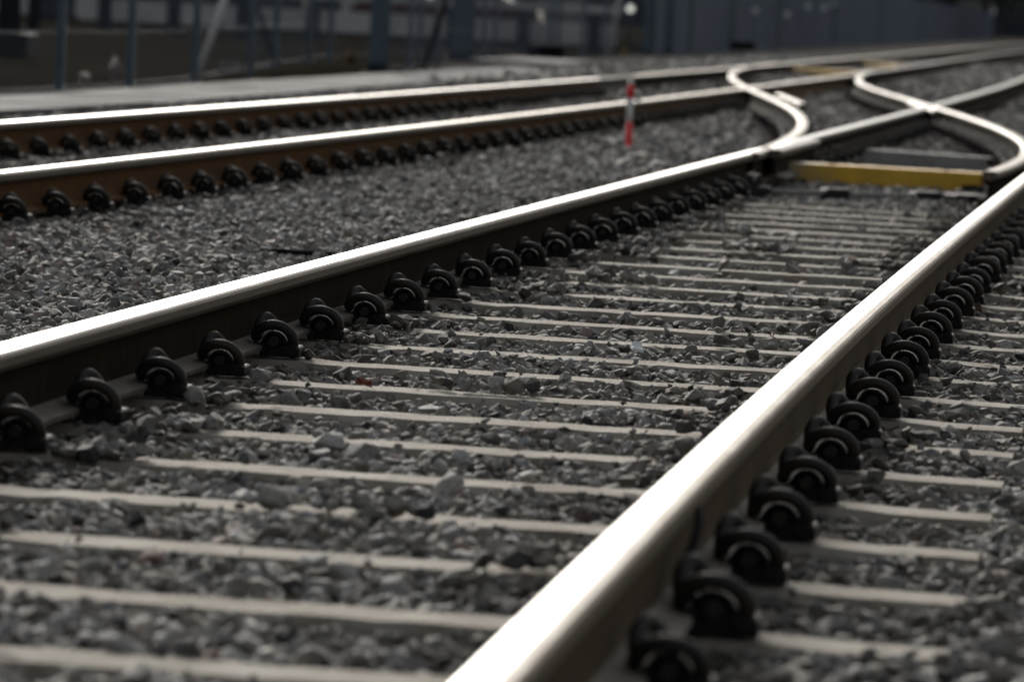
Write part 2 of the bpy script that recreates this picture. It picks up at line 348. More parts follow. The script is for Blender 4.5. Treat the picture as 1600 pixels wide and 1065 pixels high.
place_clips(cross_right, -1, [24.6+.6*i for i in range(0, 40)], 'purplish dark clip left of the curved crossover rail, {} going away', 'clips along the curved crossover rail', True)

# ------------------------------------------------------------------ concrete sleepers
def sleeper_mesh(hl, zt=0.0):
    m = MB(); nx = 40
    V = []; xs = np.linspace(-hl, hl, nx+1)
    def top(x):
        a = abs(abs(x)-G)
        return -.1765-.005*max(0, min(1, (a-.15)/.06))+(.004*math.exp(-((a-.185)/.022)**2))
    for x in xs:
        zt_ = top(x)+.165
        for (yy, zz) in ((-.125, -.20), (-.073, zt_-.012), (-.062, zt_), (.062, zt_), (.073, zt_-.012), (.125, -.20)): V.append((x, yy+rng.normal(0, .0016), zz+rng.normal(0, .0009)))
    Fc = []
    for i in range(nx):
        for k in range(6):
            k2 = (k+1) % 6; Fc.append((i*6+k, (i+1)*6+k, (i+1)*6+k2, i*6+k2))
    Fc.append(tuple(range(6))); Fc.append(tuple(nx*6+k for k in reversed(range(6))))
    m.add(V, Fc); me = m.mesh('sleeper', M_conc)
    bm = bmesh.new(); bm.from_mesh(me); bmesh.ops.recalc_face_normals(bm, faces=bm.faces); bm.to_mesh(me); bm.free()
    return me
SM = [sleeper_mesh(1.19) for _ in range(3)]
SLEEP = []
for n_, i in enumerate(range(-5, 22)):
    s = S0+.6*i+.01; p, th = near_path(s, 0.0)
    o = obj('sleeper', SM[i % 3], None, (p[0], p[1], -.165-.004)); o.rotation_euler = (0, 0, -th)
    tag(o, 'beige concrete sleeper under the near track, {} from the bottom edge of the photo'.format(nth(n_)) if n_ else 'beige concrete sleeper cut off by the bottom edge, lowest of the near track', 'sleeper', 'sleepers of the near track')
    SLEEP.append(s)

# ------------------------------------------------------------------ ground sheets
def sheet(name, pts, z, m, kind='structure'):
    me = mesh_np(name, [(x, y, z) for x, y in pts], [tuple(range(len(pts)))], [m]); o = obj(name, me); tag(o, kind=kind); return o
sheet('ground', [(-1500, -300), (1500, -300), (1500, 3000), (-1500, 3000)], -.262, M_earth)
sheet('track_bed', [(-5.2, -5), (6, -5), (6, 45), (12, 240), (3, 240), (-5.2, 45)], -.243, M_base)
sheet('ballast_ground', [(-5.0, 44), (6, 44), (14, 300), (5, 300), (-4.6, 60)], -.200, M_farb)
sheet('gravel_shoulder', [(-6.9, 58), (-5.0, 50), (-4.35, 54), (-3.3, 66), (-2.6, 100), (1.2, 205), (5, 300), (-2.6, 330), (-4.5, 205), (-6.0, 120), (-6.2, 86)], -.190, M_shoulder)
# concrete walkway beside the rear track, of butted slabs
sl_ = MB(); ycur = 24.0; pe = [(-5.62, 20), (-5.48, 28.1), (-5.2, 33), (-5.17, 40.9), (-5.05, 47.1), (-4.9, 56.8), (-4.8, 60)]
while ycur < 60:
    L_ = 1.0
    for j, (a, b_) in enumerate(((0, .54), (.555, 1.12))):
        y0, y1 = ycur+.01, ycur+L_-.01
        xe0 = np.interp(y0, [p[1] for p in pe], [p[0] for p in pe]); xe1 = np.interp(y1, [p[1] for p in pe], [p[0] for p in pe])
        z = -.165+random.uniform(-.005, .005)
        V = [(xe0-b_, y0, -.26), (xe0-a, y0, -.26), (xe1-a, y1, -.26), (xe1-b_, y1, -.26), (xe0-b_, y0, z), (xe0-a, y0, z), (xe1-a, y1, z), (xe1-b_, y1, z)]
        sl_.add(V, [(3, 2, 1, 0), (4, 5, 6, 7), (0, 1, 5, 4), (1, 2, 6, 5), (2, 3, 7, 6), (3, 0, 4, 7)])
    ycur += L_
tag(obj('path', sl_.mesh('path', M_slab)), kind='structure')

# ------------------------------------------------------------------ ballast stones (one mass)
def proto(n):
    out = []
    for _ in range(n):
        bm = bmesh.new(); e = np.array([1, random.uniform(.62, .95), random.uniform(.42, .70)])
        pts = rng.normal(size=(18, 3)); pts /= np.linalg.norm(pts, axis=1)[:, None]; pts *= rng.uniform(.78, 1.05, (18, 1)); pts *= e
        for p in pts: bm.verts.new(p)
        r = bmesh.ops.convex_hull(bm, input=bm.verts)
        bmesh.ops.delete(bm, geom=[v for v in bm.verts if not v.link_faces], context='VERTS')
        bmesh.ops.recalc_face_normals(bm, faces=bm.faces)
        bm.verts.ensure_lookup_table(); bm.verts.index_update()
        out.append((np.array([v.co[:] for v in bm.verts]), np.array([[v.index for v in f.verts] for f in bm.faces]))); bm.free()
    return out
PROTO = proto(36)
PROTO_LO = []
for _ in range(16):
    v = np.array([[1, 0, 0], [-1, 0, 0], [0, 1, 0], [0, -1, 0], [0, 0, 1], [0, 0, -1]], float)*rng.uniform(.6, 1.1, (6, 3))+rng.normal(0, .15, (6, 3)); v[:, 2] *= .58
    PROTO_LO.append((v, np.array([[0, 2, 4], [2, 1, 4], [1, 3, 4], [3, 0, 4], [2, 0, 5], [1, 2, 5], [3, 1, 5], [0, 3, 5]])))
def smooth_noise(x, y, seed, sc):
    r = np.random.default_rng(seed); v = np.zeros_like(x)
    for _ in range(7):
        a = r.uniform(0, 2*PI); k = sc*r.uniform(.6, 2.2); v += np.sin((x*math.cos(a)+y*math.sin(a))*k+r.uniform(0, 6.28))
    return v/7*1.6
ALL_RAILS = [main_left, main_right, far_left, far_right, cross_left, cross_right]
def rail_dist(x, y):
    d = np.full_like(x, 9.)
    for P in ALL_RAILS:
        xi = np.interp(y, P[:, 1], P[:, 0], left=99, right=99); d = np.minimum(d, np.abs(x-xi))
    return d
def cover(y0, y1, cell, rad, protos, ml=.9, mr=1.2, zmul=1.0, keep=1.0, lift=0.0):
    ys = np.arange(y0, y1, cell); X = []; Y = []
    for y in ys:
        xl = CX-y*(math.tan(YAW)+.125)-ml; xr = CX-y*(math.tan(YAW)-.125)+mr
        xl = max(xl, -5.35); xs = np.arange(xl, xr, cell); X.append(xs); Y.append(np.full_like(xs, y))
    X = np.concatenate(X); Y = np.concatenate(Y); n = len(X)
    X = X+rng.uniform(-.5, .5, n)*cell; Y = Y+rng.uniform(-.5, .5, n)*cell
    k = rng.random(n) < keep; X = X[k]; Y = Y[k]; n = len(X)
    R = rad*np.exp(rng.normal(0, .34, n)); R = np.clip(R, rad*.45, rad*1.7)
    d = rail_dist(X, Y); near_cl = d
    hn = smooth_noise(X, Y, 3, 5.0)
    Z = -.213+hn*.011+rng.normal(0, .0095, n)+lift
    # main-track frame
    s = Y.copy(); th = K1*s+K2*s*s/2; xc = K1*s*s/2+K2*s**3/6; off = X-xc
    s = Y+off*np.sin(th)
    insl = (np.abs(off) < 1.20) & (s < S0+.6*21+.3)
    ph = (s-(S0+.01)+.3) % .6-.3
    on = insl & (np.abs(ph) < .070+R*.55)
    spill = smooth_noise(X, Y, 11, 5.5) > .78
    ends = insl & (np.abs(off) > .86) & (rng.random(n) < .0)
    ok = ~on | (spill & (rng.random(n) < .55)) | (rng.random(n) < .008)
    Z = Z-.014*np.clip((Y-11.5)/4, 0, 1)*insl
    Z = np.where(on, -.170+R*.25, Z)
    Z = np.where(insl & ~on, Z+.004+.010*np.clip(smooth_noise(X, Y, 21, 3.0), 0, 1), Z)
    # heap of stones near the outside of the rails is lower
    lim = .078+R*.5
    ok &= d > lim
    si = np.round((s-(S0+.01))/.6).astype(int); hr = np.random.default_rng(5).uniform(0, 1, 400)
    nearl = on & (off > -G+.12) & (off < -G+.17+.22*hr[si % 400]**1.5) & (rng.random(n) < .75)
    nearr = on & (off < G-.09) & (off > G-.14-.30*hr[(si*7+3) % 400]**2) & (rng.random(n) < .45) & (s > 8)
    ok |= (nearl | nearr) & (d > lim); Z = np.where((nearl | nearr), -.178+R*.3, Z)
    # keep the clips free
    side = np.zeros(n, bool)
    for P, sd_ in ((main_left, 1), (main_right, 1), (far_right, 1), (far_left, 1)):
        xi = np.interp(Y, P[:, 1], P[:, 0]); o_ = (X-xi)*sd_; side |= (o_ > 0) & (o_ < .20)
    Z = np.where(side, Z+.003, Z)
    ok &= ~(on & side & (np.abs(off+G) < .17)) & ~(on & side & (np.abs(off-G) < .17))
    # gravel rises to the rear tracks' sleeper tops
    rear = X < -.95
    Z = np.where(rear, Z+.014, Z)
    Z = np.where(X < -4.2, Z-.02*np.clip((-4.2-X), 0, 1), Z)
    X, Y, Z, R, d = X[ok], Y[ok], Z[ok], R[ok], d[ok]; n = len(X)
    tone = np.clip(rng.beta(2.2, 2.2, n)*.95, 0, .93); tone = np.where(rng.random(n) < .03, rng.uniform(.88, 1, n), tone)
    dust_shade = np.clip(1-(d-.10)/.34, 0, 1)*rng.uniform(.45, 1.0, n); dust_shade = np.maximum(dust_shade, np.clip(smooth_noise(X, Y, 31, 2.2)+.2, 0, 1)*.42*(X > -.9))
    return X, Y, Z, R, tone, dust_shade, protos, zmul
batches = [cover(3.8, 13, .025, .0200, PROTO), cover(13, 24, .030, .0235, PROTO_LO+PROTO[:10]), cover(24, 46, .052, .038, PROTO_LO, .5, .8), cover(46, 100, .13, .085, PROTO_LO, .3, .8),
           cover(3.8, 24, .085, .026, PROTO, keep=.40, lift=.010), cover(4, 24, .06, .013, PROTO_LO, keep=.6, lift=.016)]
def build_stones(name, batches, material):
    VV = []; LL = []; TT = []; DD = []; off = 0; ntri = 0
    for X, Y, Z, R, tone, dust_shade, protos, zm in batches:
        n = len(X); idx = rng.integers(0, len(protos), n)
        # random rotations
        a = rng.uniform(0, 2*PI, n); t1 = rng.normal(0, .36, n); t2 = rng.normal(0, .36, n)
        ca, sa = np.cos(a), np.sin(a); cx_, sx_ = np.cos(t1), np.sin(t1); cy_, sy_ = np.cos(t2), np.sin(t2)
        Rz = np.zeros((n, 3, 3)); Rz[:, 0, 0] = ca; Rz[:, 0, 1] = -sa; Rz[:, 1, 0] = sa; Rz[:, 1, 1] = ca; Rz[:, 2, 2] = 1
        Rx = np.zeros((n, 3, 3)); Rx[:, 0, 0] = 1; Rx[:, 1, 1] = cx_; Rx[:, 1, 2] = -sx_; Rx[:, 2, 1] = sx_; Rx[:, 2, 2] = cx_
        Ry = np.zeros((n, 3, 3)); Ry[:, 1, 1] = 1; Ry[:, 0, 0] = cy_; Ry[:, 0, 2] = sy_; Ry[:, 2, 0] = -sy_; Ry[:, 2, 2] = cy_
        Mx = Rz @ Rx @ Ry
        for k, (pv, pf) in enumerate(protos):
            q = np.where(idx == k)[0]
            if len(q) == 0: continue
            v = np.einsum('nij,vj->nvi', Mx[q], pv)*R[q][:, None, None]
            v[:, :, 0] += X[q][:, None]; v[:, :, 1] += Y[q][:, None]; v[:, :, 2] += Z[q][:, None]
            m = len(pv); VV.append(v.reshape(-1, 3)); f = pf[None]+(np.arange(len(q))*m)[:, None, None]+off
            LL.append(f.reshape(-1, 3)); off += m*len(q)
            TT.append(np.repeat(tone[q], m)); DD.append(np.repeat(dust_shade[q], m))
    V = np.concatenate(VV).astype(np.float32); T = np.concatenate(LL).astype(np.int32)
    me = bpy.data.meshes.new(name); me.vertices.add(len(V)); me.vertices.foreach_set('co', V.ravel())
    me.loops.add(T.size); me.loops.foreach_set('vertex_index', T.ravel()); me.polygons.add(len(T))
    me.polygons.foreach_set('loop_start', np.arange(0, T.size, 3, dtype=np.int32)); me.polygons.foreach_set('loop_total', np.full(len(T), 3, dtype=np.int32))
    me.update(calc_edges=True); me.materials.append(material)
    a1 = me.attributes.new('tone', 'FLOAT', 'POINT'); a1.data.foreach_set('value', np.concatenate(TT).astype(np.float32))
    a2 = me.attributes.new('dust_shade', 'FLOAT', 'POINT'); a2.data.foreach_set('value', np.concatenate(DD).astype(np.float32))
    me.polygons.foreach_set('use_smooth', np.zeros(len(T), bool))
    o = obj(name, me); tag(o, 'loose grey and brown crushed stone ballast', None, None, 'stuff'); print('stones', len(V), len(T)); return o
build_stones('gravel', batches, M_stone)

# ------------------------------------------------------------------ switch gear
def oriented(A, B): # length and angle between two ground points
    d = B-A; return math.hypot(d.x, d.y), math.atan2(d.y, d.x)
def beam(pxA, pxB, zt, h, wdt, label, m1, m2=None, name='switch_beam'):
    A = bp(*pxA, zt); B = bp(*pxB, zt); L_, a = oriented(A, B)
    t = tag(empty(name, (A.x, A.y, zt-h), a), label, 'beam')
    return t, L_, A, a
# main yellow beam: a channel cover, grey at its left third
t, L_, A, a = beam((1196, 253), (1533, 272), -.095, .10, .22, 'yellow painted steel beam between the rails, grey and worn at its left end', M_yel)
def grad_mat():
    m = mat('worn_yellow_paint', (.60, .36, .04), .55, 0, .2, 6, .001, 80); N = m.node_tree.nodes; L = m.node_tree.links
    tc = N.new('ShaderNodeTexCoord'); sx = N.new('ShaderNodeSeparateXYZ'); L.new(tc.outputs['Object'], sx.inputs[0])
    nz = N.new('ShaderNodeTexNoise'); nz.inputs['Scale'].default_value = 7; nz.inputs['Detail'].default_value = 6; L.new(tc.outputs['Object'], nz.inputs['Vector'])
    ma = N.new('ShaderNodeMath'); ma.operation = 'MULTIPLY_ADD'; ma.inputs[1].default_value = .45; L.new(nz.outputs['Fac'], ma.inputs[0]); L.new(sx.outputs['X'], ma.inputs[2])
    mr = N.new('ShaderNodeMapRange'); mr.inputs['From Min'].default_value = .24; mr.inputs['From Max'].default_value = .64; L.new(ma.outputs[0], mr.inputs['Value'])
    b = N['Principled BSDF']; src = b.inputs['Base Color'].links[0].from_socket
    mx = N.new('ShaderNodeMix'); mx.data_type = 'RGBA'; mx.inputs['A'].default_value = (.30, .29, .27, 1); L.new(mr.outputs[0], mx.inputs['Factor']); L.new(src, mx.inputs['B']); L.new(mx.outputs['Result'], b.inputs['Base Color'])
    return m
M_wy = grad_mat()
b = MB(); nseg = 1
b.box(0, L_-.10, 0, .012, 0.0, .10, .003); b.box(L_-.10, L_, 0, .012, .036, .10, .003)
b.box(0, L_, .012, .20, .092, .104, .002); b.box(0, L_, .20, .212, 0, .10)
obj('cover', b.mesh('cover', M_wy), t)
for x in (.05, .36, L_-.2): obj('bolt', MB().tube([(x, .10, .104), (x, .10, .116)], .013, 6).mesh('bolt', M_dark), t)
obj('bracket', MB().box(L_-.09, L_+.02, -.02, .1, -.05, .03).tube([(L_-.055, -.035, .018), (L_-.055, -.018, .018)], .016, 8).mesh('bracket', M_dark), t)
# rods in front of it
t = tag(empty('point_rod', bp(1205, 300, -.17)), 'dark steel point rod with two black clamps in front of the yellow beam', 'rod')
A = bp(1205, 299, -.17); B = bp(1530, 311, -.17); L_, a = oriented(A, B); t.location = A; t.rotation_euler = (0, 0, a)
obj('rod', MB().tube([(0, 0, 0), (L_, 0, 0)], .015, 10).mesh('rod', M_gstl), t)
for x, w_ in ((.30*L_/1.0, .13), (.74*L_, .16)): obj('clamp', MB().box(x-w_/2, x+w_/2, -.05, .05, -.045, .028, .012).mesh('clamp', M_dark), t)
obj('end_block', MB().box(L_-.14, L_+.04, -.03, .16, -.05, .02, .006).tube([(L_-.12, -.045, 0), (L_-.12, -.03, 0)], .012, 8).mesh('end_block', M_dark), t)
# grey plate beam behind it
t, L_, A, a = beam((1352, 233), (1536, 246), -.085, .11, .05, 'dull grey steel plate beam standing behind the yellow beam', M_gstl, name='steel_beam')
obj('web_plate', MB().box(0, L_, 0, .02, 0, .11, .003).mesh('web_plate', M_gstl), t); obj('flange', MB().box(0, L_, .02, .14, .098, .11, .002).mesh('flange', M_gstl), t)
# yellow ties of the rear switch
for (pa, pb, lab) in (((1225, 104), (1338, 112), 'long thin yellow beam between the rear rails, left of the two'), ((1350, 97), (1400, 101), 'short dull yellow beam between the rear rails, right one at the back')):
    t, L_, A, a = beam(pa, pb, -.06, .13, .2, lab, M_yel)
    obj('cover', MB().box(0, L_, 0, .02, 0, .13, .004).mesh('cover', M_yel), t); obj('top_flange', MB().box(0, L_, .02, .30, .115, .13, .003).mesh('top_flange', M_wy if pa[0] > 1300 else M_yel), t)
# lock assembly at the left end of the beam
A = bp(1160, 303, -.18)
t = tag(empty('point_lock', A, .05), 'cluster of black bolts and plates under the middle rail beside the yellow beam', 'point lock'); t.scale = (.7, .8, .9)
m = MB().box(-.10, .16, -.12, .35, -.04, .02, .006).box(.02, .12, .05, .14, .02, .11, .008).box(-.06, 0, -.10, -.02, .02, .075, .008).box(.10, .2, -.12, -.06, .0, .05, .006)
obj('base_plate', m.mesh('base_plate', M_dark), t)
for q in ((.06, -.09, .05), (-.04, .02, .05), (.13, .0, .03), (.03, -.14, .03), (.15, .12, .06)):
    obj('bolt', MB().tube([(q[0], q[1], q[2]-.05), (q[0], q[1], q[2]), (q[0], q[1], q[2]+.001)], [.011, .011, .009], 8).tube([(q[0], q[1], q[2]-.03), (q[0], q[1], q[2]-.012)], .022, 6).mesh('bolt', M_dark), t)
obj('lug', MB().tube([(.075, -.0, .075), (.085, -.03, .105), (.06, -.04, .12)], .013, 8).mesh('lug', M_lite), t)
# light lath lying in front
A = bp(1207, 301, -.185); B = bp(1255, 305, -.185); L_, a = oriented(A, B)
o = obj('wood_lath', MB().box(0, L_, -.02, .02, 0, .016, .003).mesh('wood_lath', mat('pale_wood', (.5, .45, .36), .8, 0, .2, 20)), None, A); o.rotation_euler = (0, 0, a); tag(o, 'small pale wooden strip lying in front of the yellow beam', 'lath')

# ------------------------------------------------------------------ red and white marker post
P0 = bp(981.5, 238, -.2)
t = tag(empty('marker_post', P0), 'short red and white striped marker post standing in the gravel', 'marker post')
t.rotation_euler = (0, math.radians(-.7), 0)
def ring(z0, z1, r, _r=.021): r = _r; return MB().tube([(0, 0, z0), (0, 0, z1)], r, 20)
def ring_(z0, z1, r): return MB().tube([(0, 0, z0), (0, 0, z1)], r, 20)
obj('lower_red_band', ring(-.08, .195, .0255).mesh('lower_red_band', M_red), t)
obj('white_band', ring(.195, .345, .0255).mesh('white_band', M_white), t)
obj('upper_red_band', ring(.345, .435, .0255).mesh('upper_red_band', M_red), t)
obj('cap', MB().tube([(0, 0, .435), (0, 0, .455), (0, 0, .462)], [.0215, .0215, .014], 20).mesh('cap', M_white), t)
for sx in (-1, 1): obj('loop', MB().tube([(sx*(.026+.022*(1-math.cos(q))), .01, .36+.03*math.sin(q)) for q in np.linspace(0, 2*PI, 14)], .006, 8).mesh('loop', M_white), t)

# ------------------------------------------------------------------ small things on the ballast
def blob(name, c_, size, m, label, cat, seed, n=26, squash=.4):
    r = np.random.default_rng(seed); bm = bmesh.new(); bmesh.ops.create_icosphere(bm, subdivisions=3, radius=1)
    for v in bm.verts:
        d = v.co.copy(); k = 1+.28*math.sin(3.1*d.x+seed)+.22*math.sin(5.3*d.y+2*seed)+.15*math.sin(9*d.z+7*d.x+seed)+.08*r.normal()
        v.co = Vector((d.x*k*size[0], d.y*k*size[1], d.z*k*size[2]))
    me = bpy.data.meshes.new(name); bm.to_mesh(me); bm.free(); me.materials.append(m)
    return tag(obj(name, me, None, c_), label, cat)
o = blob('cloth_scrap', bp(700, 297, -.19), (.05, .10, .022), M_rub, 'crumpled black scrap on the gravel between the tracks', 'scrap', 2)
o = blob('cloth_scrap', bp(735, 301, -.19), (.03, .10, .025), M_rub, 'smaller black scrap beside the crumpled one, closer to the middle rail', 'scrap', 5)
pts = [bp(410, 388, -.185), bp(425, 391, -.178), bp(460, 394, -.178), bp(500, 396, -.18), bp(540, 398, -.19)]
o0 = pts[0].copy(); tag(obj('hose', MB().tube([p-o0 for p in spline(pts, 4)], [.009]*17, 10).mesh('hose', M_rub), None, o0), 'thin black hose end sticking out of the gravel behind the middle rail', 'hose')
def leaf(c_, size, m, label, seed, rz):
    r = np.random.default_rng(seed); n = 14; V = [(0, 0, .004)]; 
    for k in range(n):
        a = 2*PI*k/n; rr = size*(1.0 if k % 2 == 0 else .55)*r.uniform(.8, 1.2); V.append((rr*math.cos(a), rr*math.sin(a)*.8, r.uniform(.2, .9)*size*.7*(1 if math.sin(a) > 0 else .6)))
    top_ = len(V); V += [(x, y, z-.0012) for x, y, z in V]
    Fc = [(0, 1+k, 1+(k+1) % n) for k in range(n)]+[(top_, top_+1+(k+1) % n, top_+1+k) for k in range(n)]+[(1+k, top_+1+k, top_+1+(k+1) % n, 1+(k+1) % n) for k in range(n)]
    mb = MB().add(V, Fc); mb.tube([(0, 0, .004), (size*.9, size*.4, .012), (size*1.5, size*.3, .022)], .0012, 5)
    o = obj('dead_leaf', mb.mesh('dead_leaf', m), None, c_); o.rotation_euler = (.5, .1, rz); return tag(o, label, 'leaf', 'dead leaves on the ballast')
leaf(bp(568, 600, -.175), .026, M_leaf, 'curled rust-brown dead leaf on a sleeper left of centre', 3, .3)
leaf(bp(1206, 528, -.178), .018, M_leaf, 'small reddish dead leaf between sleepers beside the nearest rail', 4, 1.3)
leaf(bp(1523, 484, -.178), .034, M_leaf2, 'pale curled dead leaf right of the clips at the right edge', 6, 2.2)
leaf(bp(722, 777, -.18), .012, M_leaf, 'tiny orange leaf scrap among the stones in the lower middle', 9, 2.2)
o = obj('paper_scrap', MB().box(-.016, .016, -.012, .012, -.002, .006, .002).add([(-.016, .012, .004), (.016, .012, .006), (.012, .014, .02), (-.012, .015, .018)], [(0, 1, 2, 3)]).mesh('paper_scrap', M_paper), None, bp(995, 546, -.176)); o.rotation_euler = (.2, .25, .4); tag(o, 'small white scrap of paper lying on stones between the rails', 'paper')
pts = [bp(1574, 838, -.12), bp(1571, 850, -.14), bp(1567, 868, -.17)]; o0 = pts[0].copy()
tag(obj('straw', MB().tube([p-o0 for p in pts], .0035, 8).mesh('straw', M_paper), None, o0), 'thin white stick poking out of the gravel near the right edge', 'stick')
# bond cable hanging down the near rail
def on_rail(y, x, z):
    xr = float(np.interp(y, main_right[:, 1], main_right[:, 0])); return Vector((xr+x, y, z))
pts = [on_rail(6.50, .038, -.03), on_rail(6.44, .045, -.05), on_rail(6.36, .040, -.09), on_rail(6.30, .045, -.125), on_rail(6.27, .065, -.140), on_rail(6.25, .10, -.160)]; o0 = pts[0].copy()
tag(obj('bond_cable', MB().tube([p-o0 for p in spline(pts, 4)], .0065, 8).mesh('bond_cable', M_rub), None, o0), 'black cable hanging down the side of the nearest rail by the lowest clips', 'cable')

# ------------------------------------------------------------------ fence
def lean_post(name, x, y, h, w_, m, par, dx=0):
    return obj(name, MB().box(-w_/2, w_/2, -w_/2, w_/2, 0, h, .01).mesh(name, m), par, (x, y, 0))
FL = [(-6.65, 28), (-6.58, 34.6), (-6.57, 37.3), (-6.81, 41.44), (-7.4, 47.6), (-7.9, 52), (-8.4, 57.4), (-8.55, 60), (-8.3, 67), (-8.1, 74.8), (-8.15, 85.2)]
def fence(P, label, mp, wire_step, wire_w, h, pw, wall=False, m_wire=None, name='fence'):
    ww = wire_w; b = (P[0][0], P[0][1], -.26); t = tag(empty(name, b), label, 'fence', None)
    for (x, y) in P: obj('post', MB().box(-pw/2, pw/2, -pw/2, pw/2, 0, h+.06, .008).mesh('post', mp), t, (x-b[0], y-b[1], 0))
    for (x0, y0), (x1, y1) in zip(P, P[1:]):
        L_ = math.hypot(x1-x0, y1-y0); a = math.atan2(y1-y0, x1-x0); n = int(L_/wire_step); m = MB()
        for k in range(1, n):
            u = L_*k/n; wire_w = ww*random.uniform(.7, 1.7) if wall else ww; m.box(u-wire_w/2, u+wire_w/2, -wire_w/2, wire_w/2, .04, h)
        for z in np.arange(.10, h, .45): m.box(.03, L_-.03, -.003, .003, z, z+.005, o=(0, wire_w/2+.004, 0))
        o = obj('mesh_panel', m.mesh('mesh_panel', m_wire or M_galv), t, (x0-b[0], y0-b[1], 0)); o.rotation_euler = (0, 0, a)
    return t
fence(FL, 'see-through grey mesh fence in front of the brown earth, left background', M_teal, .12, .003, 2.0, .065)
FR = [(-6.63, 52), (-6.69, 55), (-6.75, 58), (-6.9, 64), (-6.7, 71), (-6.58, 75), (-6.5, 78), (-6.25, 84.6), (-6.14, 92.2), (-6.18, 105), (-6.01, 120.8), (-5.59, 144.3), (-5.1, 172), (-4.46, 205), (-3.6, 260), (-2.5, 333)]
fence(FR[7:], 'dense grey barred fence with blue-grey posts, right background', M_teal, .15, .035, 2.0, .18, wall=True, m_wire=M_galv)
fence(FR[:8], 'open bluish mesh fence behind the rear track, centre background', M_galv, .12, .003, 2.0, .06)

def pillar(px, py, wdt, h, label, m=M_teal, extra=None):
    b = bp(px, py, -.2); t = tag(empty('steel_pillar', (b.x, b.y, -.24)), label, 'pillar', 'blue-grey pillars at the fence')
    w2 = wdt/2; obj('shaft', MB().box(-w2, w2, -.10, -.085, 0, h).box(-w2, w2, .085, .10, 0, h).box(-.012, .012, -.085, .085, 0, h).mesh('shaft', m), t)
    obj('base_plate', MB().box(-w2-.08, w2+.08, -.18, .18, 0, .03, .005).mesh('base_plate', M_dark), t)
    for sx in (-1, 0, 1): obj('bolt', MB().tube([(sx*w2*.9, -.15, .03), (sx*w2*.9, -.15, .16)], .028, 6).mesh('bolt', M_dark), t)
    return t
pillar(590, 113, .20, 3.2, 'thick blue-grey steel pillar in the centre left background')
pillar(722, 92, .34, 3.2, 'widest blue-grey steel pillar, right of the slanted strut in the background')
pillar(1010, 88, .16, 3.4, 'blue-grey steel pillar left of the close-set pair, in the centre background')
pillar(1040, 87, .26, 3.4, 'blue-grey steel pillar right of the close-set pair, in the centre background')
def strut(pA, pB, depthY, r, m, label):
    A = bp(*pA, -.2)
    # the top lies in the same upright plane as the foot
    dpx = (pB[0]-pA[0]), (pB[1]-pA[1]); s_ = F/((A-Vector((CX, 0, CH))).dot(fw)); v = rt*(dpx[0]/s_)+up*(-dpx[1]/s_); v = v*1.6
    return tag(obj('strut', MB().tube([(0, 0, -.05), tuple(v)], r, 8).mesh('strut', m), None, A), label, 'strut')
strut((303, 126), (350, 0), 0, .036, M_lite, 'slanted pale grey strut leaning right against the fence, left background')
strut((430, 94), (399, 0), 0, .035, M_rub, 'slanted black strut leaning left behind the fence, left background')
strut((660, 104), (695, 0), 0, .05, M_dark, 'slanted dark strut left of the widest pillar')
strut((950, 84), (968, 0), 0, .05, M_lite, 'slim pale slanted strut left of the close-set pillars')

# black boxes at the fence foot
def signal_box(px, py, wd, h, label):
    b = bp(px, py, -.2); t = tag(empty('equipment_box', (b.x, b.y, -.19)), label, 'box', 'dark boxes by the fence')
    obj('housing', MB().box(-wd/2, wd/2, -.2, .2, .03, h, .02).mesh('housing', M_rub), t); obj('lid', MB().box(-wd/2-.015, wd/2+.015, -.215, .215, h, h+.025, .006).mesh('lid', M_rub), t)
    for sx in (-1, 1): obj('foot', MB().box(sx*wd*.4-.03, sx*wd*.4+.03, -.15, .15, 0, .03).mesh('foot', M_dark), t)
signal_box(854, 95, .58, .22, 'flat black box on a concrete slab behind the rear rail')
signal_box(1159, 81, .62, .20, 'small black box at the foot of the fence right of the pillars')
b = bp(835, 104, -.2); o = obj('concrete_slab', MB().box(-.75, .5, -1.8, 3.5, 0, .07, .01).mesh('concrete_slab', M_slab), None, (b.x, b.y, -.19)); tag(o, 'pale concrete slab under the flat black box', 'slab')
blob('plastic_bag', bp(182, 122, -.2)+Vector((0, 0, .06)), (.05, .08, .11), M_plast, 'crumpled pinkish white bag at the foot of the fence', 'bag', 3)
blob('plastic_bag', bp(132, 128, -.2)+Vector((0, 0, .03)), (.05, .08, .04), M_plast, 'low white scrap of plastic left of the pinkish bag', 'bag', 8)
blob('plastic_bag', bp(356, 113, -.2)+Vector((0, 0, .04)), (.10, .12, .06), M_slab, 'grey crumpled sheet right of the pale slanted strut', 'bag', 12)
blob('soil_clod', bp(546, 94, -.2)+Vector((0, 0, .04)), (.07, .10, .07), mat('orange_soil', (.10, .045, .015), .9), 'orange-brown lump in the background left of the thick pillar', 'lump', 13)
blob('soil_clod', bp(976, 86, -.2)+Vector((0, 0, .06)), (.05, .08, .08), mat('ochre_lump', (.35, .22, .03), .8), 'small yellow lump just left of the close-set pillars', 'lump', 14)

# ------------------------------------------------------------------ beyond the fence
# low wall with piers, about 80 m away
t = tag(empty('low_wall', (-18, 86, -.26)), 'low pale concrete wall with dark piers and a rail on top behind the fence', 'wall')
obj('wall_body', MB().box(0, 10.9, 0, .25, .20, .62).mesh('wall_body', M_lite), t)
obj('coping', MB().box(-.1, 11.0, -.05, .30, .84, .98, .02).mesh('coping', M_lite), t)
for k in range(8): obj('pier', MB().box(.4+k*1.42, .66+k*1.42, -.06, .31, 0, .84).mesh('pier', M_bldg), t)
